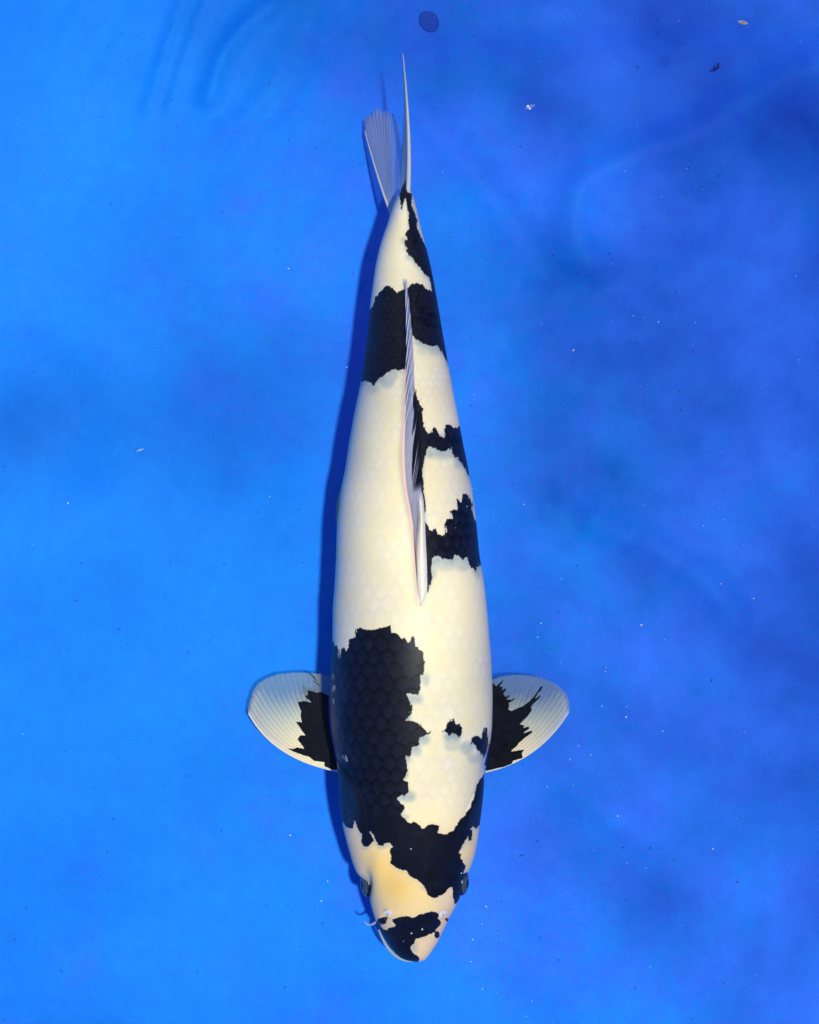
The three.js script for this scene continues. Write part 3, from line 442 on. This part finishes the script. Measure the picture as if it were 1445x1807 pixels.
// ---------------------------------------------------------------- bits in the water
{
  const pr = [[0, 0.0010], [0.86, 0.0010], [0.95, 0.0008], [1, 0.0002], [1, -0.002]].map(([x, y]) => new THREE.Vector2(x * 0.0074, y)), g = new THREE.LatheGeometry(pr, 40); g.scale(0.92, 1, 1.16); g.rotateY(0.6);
  const n = new THREE.Mesh(g, new THREE.MeshPhysicalMaterial({ color: new THREE.Color(0.011, 0.078, 0.47), roughness: 0.6, specularIntensity: 0.15, side: THREE.DoubleSide })); n.name = 'shadow_disc'; n.userData = { label: 'small round dark blue disc standing for a shadow on the basin floor beyond the tail tip', category: 'patch' };  // dark disc painted in place of a soft round shadow
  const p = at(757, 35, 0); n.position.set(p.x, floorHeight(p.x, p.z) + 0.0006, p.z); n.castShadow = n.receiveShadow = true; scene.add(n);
}
const fluff = new THREE.MeshStandardMaterial({ color: new THREE.Color(0.5, 0.56, 0.7), roughness: 0.7, side: THREE.DoubleSide }), dirt = new THREE.MeshStandardMaterial({ color: new THREE.Color(0.015, 0.016, 0.03), roughness: 0.8 });
const petalShape = (L, w, curl) => grid(14, 8, (u, v) => new THREE.Vector3((u - 0.5) * L, curl * (4 * (u - 0.5) ** 2) + 0.15 * w * Math.cos(v * Math.PI * 2), (v - 0.5) * w * Math.pow(Math.sin(Math.PI * clamp(u, 0.03, 0.97)), 0.7)));
{
  const t = thing('seed_flake', 'tiny pale seed with an orange centre floating near the upper right corner', 'seed'); t.position.copy(at(1311, 40, 0.196)); t.rotation.y = -0.22;
  part('wing', petalShape(0.0070, 0.0026, 0.0006), new THREE.MeshStandardMaterial({ color: new THREE.Color(0.5, 0.62, 0.85), roughness: 0.6, side: THREE.DoubleSide }), t);
  const g = new THREE.SphereGeometry(0.0011, 14, 10); g.scale(1.25, 0.7, 1); g.translate(0, 0.0008, 0.0003); part('kernel', g, new THREE.MeshStandardMaterial({ color: new THREE.Color(0.85, 0.36, 0.14), roughness: 0.6 }), t);
}
{
  const t = thing('twig', 'small dark hooked twig on the blue floor below the orange seed', 'twig'); t.position.set(0, 0, 0);
  part('stem', taperTube([[1268, 112, 0.006], [1266, 118, 0.0065], [1262, 124, 0.006], [1259, 122, 0.006], [1258.5, 119, 0.006]], [0.0007, 0.0004], 7), dirt, t); part('side_shoot', taperTube([[1264, 122, 0.006], [1267, 120, 0.0063], [1270, 118, 0.006]], [0.0007, 0.0003], 7), dirt, t);
}
{
  const t = thing('foam_speck', 'pair of bright bubbles in a wisp of film, upper right of the tail', 'bubbles'); t.position.copy(at(933, 189, 0.193));
  const bub = new THREE.MeshPhysicalMaterial({ color: new THREE.Color(0.95, 0.96, 1), roughness: 0.15 });
  for (const [x, z, r] of [[-0.0006, -0.0006, 0.0008], [0.0006, 0.0010, 0.0007]]) { const g = new THREE.SphereGeometry(r, 14, 10); g.translate(x, 0, z); part('bubble', g, bub, t); }
  const f = petalShape(0.0075, 0.0022, 0.0003); f.rotateY(0.35); f.translate(0.001, -0.0006, -0.0003); part('film', f, new THREE.MeshPhysicalMaterial({ color: new THREE.Color(0.5, 0.6, 0.85), roughness: 0.2, transmission: 0.7, thickness: 0, ior: 1.2, side: THREE.DoubleSide }), t);
}
{
  const t = part('husk', petalShape(0.0064, 0.0015, 0.0004), new THREE.MeshStandardMaterial({ color: new THREE.Color(0.22, 0.46, 0.85), roughness: 0.6, side: THREE.DoubleSide }), scene); t.userData = { label: 'small pale sliver of husk lying left of the fish', category: 'husk' }; t.position.copy(at(247, 794, 0.009)); t.rotation.y = 0.3;
}
{ // uncountable specks and hairs, on the floor and drifting
  const speck = new THREE.SphereGeometry(1, 6, 5), one = (mat, n, f) => { const m = new THREE.InstancedMesh(speck, mat, n), M = new THREE.Matrix4(), q = new THREE.Quaternion(); for (let i = 0; i < n; i++) { const [p, s, a] = f(i); q.setFromAxisAngle(new THREE.Vector3(0, 1, 0), a); m.setMatrixAt(i, M.compose(p, q, s)); } return m; };
  const lit = [[509, 474], [120, 888], [476, 876], [833, 862], [612, 648], [743, 705], [925, 890], [1162, 568], [1012, 618], [1133, 1103], [1068, 1185], [1043, 1332], [1021, 1316], [1006, 1340], [1131, 1103], [949, 1124], [1090, 1440], [966, 1388], [858, 1600], [850, 1630], [834, 1658], [831, 1697], [578, 1555], [567, 1590], [512, 1474], [1258, 1498], [1170, 1290], [1062, 1246], [1106, 1247], [1105, 1265], [814, 1541], [725, 1498], [745, 1640], [726, 1647], [955, 1100], [1330, 1056], [1272, 1030], [1410, 635], [1404, 487], [1118, 557], [1070, 1178]];
  const white = one(fluff, 130, (i) => { const k = lit[i], px = k ? k[0] : (rnd() < 0.7 ? lerp(700, 1445, rnd()) : rnd() * 1445), py = k ? k[1] : Math.pow(rnd(), 0.75) * 1807, big = k ? 1 : 0.4 + 0.5 * rnd() * rnd(), r = (0.00032 + 0.00024 * rnd()) * big; return [at(px, py, k || rnd() < 0.6 ? 0.18 : 0.02 + rnd() * 0.1), new THREE.Vector3(r * (1 + rnd() * 0.7), r * 0.5, r), rnd() * 6]; });
  white.name = 'white_specks'; white.userData = { kind: 'stuff', label: 'white specks drifting in the water' }; scene.add(white);
  const drk = [[1256, 1200, 6], [476, 146, 3], [1160, 32, 2], [1161, 58, 2], [918, 258, 2], [303, 175, 3], [180, 205, 3], [195, 360, 3], [629, 800, 0], [262, 456, 3], [440, 880, 2], [395, 997, 2], [332, 1152, 3], [291, 1055, 5], [210, 1110, 5], [133, 1060, 5], [300, 990, 3], [142, 994, 3], [328, 1370, 3], [208, 1338, 4], [390, 1467, 4], [188, 1504, 5], [108, 1447, 2], [569, 1630, 4], [470, 1598, 2], [372, 1567, 3], [46, 1603, 2], [26, 1657, 2], [108, 1714, 5], [920, 1510, 5], [1100, 1495, 3], [1147, 1496, 4], [948, 1484, 2], [1190, 1518, 2], [1215, 296, 2], [1158, 470, 2], [976, 450, 2], [1210, 340, 2], [795, 418, 2], [1125, 118, 2], [886, 92, 1.5], [1405, 790, 3]];
  const black = one(dirt, 150, (i) => { const k = drk[i], px = k ? k[0] : rnd() * 1445, py = k ? k[1] : rnd() * 1807, L = k ? k[2] : 0.8 + rnd() * 1.6, p = at(px, py, 0); p.y = floorHeight(p.x, p.z) + 0.0008; const w = 0.00018 + 0.00016 * rnd() + (L < 2.2 ? 0.00012 : 0); return [p, new THREE.Vector3(L * K * 0.95, w * 0.7, w), 1.2 + (rnd() - 0.5) * 2.2]; });
  black.name = 'dark_specks'; black.userData = { kind: 'stuff', label: 'dark hairs and grit lying on the basin floor' }; scene.add(black);
}

// ---------------------------------------------------------------- added leafy bough, unseen above the right: its shade stands in for rippled light
{
  const t = thing('added_shade_bough', 'unseen leafy bough added to dapple shade over the basin floor', 'tree');
  const bark = new THREE.MeshStandardMaterial({ color: new THREE.Color(0.12, 0.09, 0.06), roughness: 0.9 });
  const shades = [[1230, 260, 300, 300, 0.06], [620, 60, 170, 110, 0.5], [760, 330, 90, 130, 0.3], [45, 715, 80, 80, 0.8], [300, 775, 100, 60, 0.55], [440, 600, 80, 60, 0.5], [0, 0, 80, 50, 0.5], [400, 25, 60, 45, 0.6], [560, 330, 60, 60, 0.25], [200, 470, 60, 50, 0.2], [940, 830, 90, 90, 0.2], [1150, 1560, 120, 80, 0.25], [960, 620, 100, 90, 0.35], [1750, 800, 200, 900, 0.4]];
  const leaf = grid(6, 2, (u, v) => new THREE.Vector3((u - 0.5) * 0.026, 0.003 * (4 * (u - 0.5) ** 2) + 0.003 * Math.abs(v * 2 - 1), (v - 0.5) * 0.013 * Math.pow(Math.sin(Math.PI * clamp(u, 0.02, 0.98)), 0.8)));
  const bright = [[130, 130, 95, 130], [330, 60, 30, 70], [405, 110, 24, 60], [215, 340, 80, 90], [60, 480, 90, 110], [225, 610, 50, 70], [90, 900, 130, 70], [480, 470, 60, 40], [880, 440, 50, 90], [1090, 190, 70, 50], [1190, 560, 60, 40], [900, 960, 60, 60], [1000, 1740, 140, 50], [560, 1500, 70, 120]], glow = (x, y) => Math.min(1, bright.reduce((t, [cx, cy, sx, sy]) => t + Math.exp(-0.5 * (((x - cx) / sx) ** 2 + ((y - cy) / sy) ** 2)), 0));
  const area = 0.026 * 0.013 * 0.72 * 0.85, spots = [];
  for (let i = 0; i < 60000; i++) {
    const px = lerp(-250, 2050, rnd()), py = lerp(-350, 2150, rnd()); let d = 0.22 - 0.24 * glow(px, py) + 0.56 * sstep(740, 1080, px + 130 * sstep(500, 0, py)) * lerp(1, 0.25, sstep(1200, 1750, py)) ; for (const [cx, cy, sx, sy, a] of shades) d += a * Math.exp(-0.5 * (((px - cx) / sx) ** 2 + ((py - cy) / sy) ** 2));
    const cell = (2300 * 2500 * K * K) / 60000; if (rnd() < d * cell / area) spots.push([px, py]);
  }
  const m = new THREE.InstancedMesh(leaf, new THREE.MeshStandardMaterial({ color: new THREE.Color(0.045, 0.09, 0.03), roughness: 0.7, side: THREE.DoubleSide }), spots.length), M = new THREE.Matrix4();
  const away = (p) => p.y > H + 0.06 || Math.abs(p.x) > 0.34 * (H - p.y) / (H - YM) + 0.04 || Math.abs(p.z) > 0.42 * (H - p.y) / (H - YM) + 0.04; let used = 0;
  spots.forEach(([px, py], i) => { const near = px > 900 || px < -200, h = near ? 1.45 + rnd() * 0.6 : 2.18 + rnd() * 0.2, p = at(px, py, 0).addScaledVector(SUN, h / SUN.y); if (!away(p)) return; m.setMatrixAt(used++, M.compose(p, new THREE.Quaternion().setFromEuler(new THREE.Euler((rnd() - 0.5) * 1.1, rnd() * 6.3, (rnd() - 0.5) * 1.1)), new THREE.Vector3(1, 1, 1))); });
  m.count = used; m.name = 'added_foliage'; m.castShadow = true; m.userData.kind = 'stuff'; t.add(m);
  const added_limb = (a, b, r) => { const g = new THREE.TubeGeometry(new THREE.CatmullRomCurve3(a.map((v) => new THREE.Vector3(...v))), 24, r, 7); return g; };
  part('added_limb', mergeGeometries([added_limb([[2.2, 2.6, 0.4], [1.5, 2.2, 0.2], [0.9, 1.9, -0.05], [0.55, 1.75, -0.25]], 0, 0.022), added_limb([[1.5, 2.2, 0.2], [1.1, 1.9, 0.35], [0.75, 1.7, 0.3]], 0, 0.012), added_limb([[1.2, 2.05, 0.1], [0.9, 1.8, -0.4], [0.6, 1.7, -0.5]], 0, 0.01)]), bark, t);
  console.log('leaves', spots.length);
}
renderer.render(scene, camera);
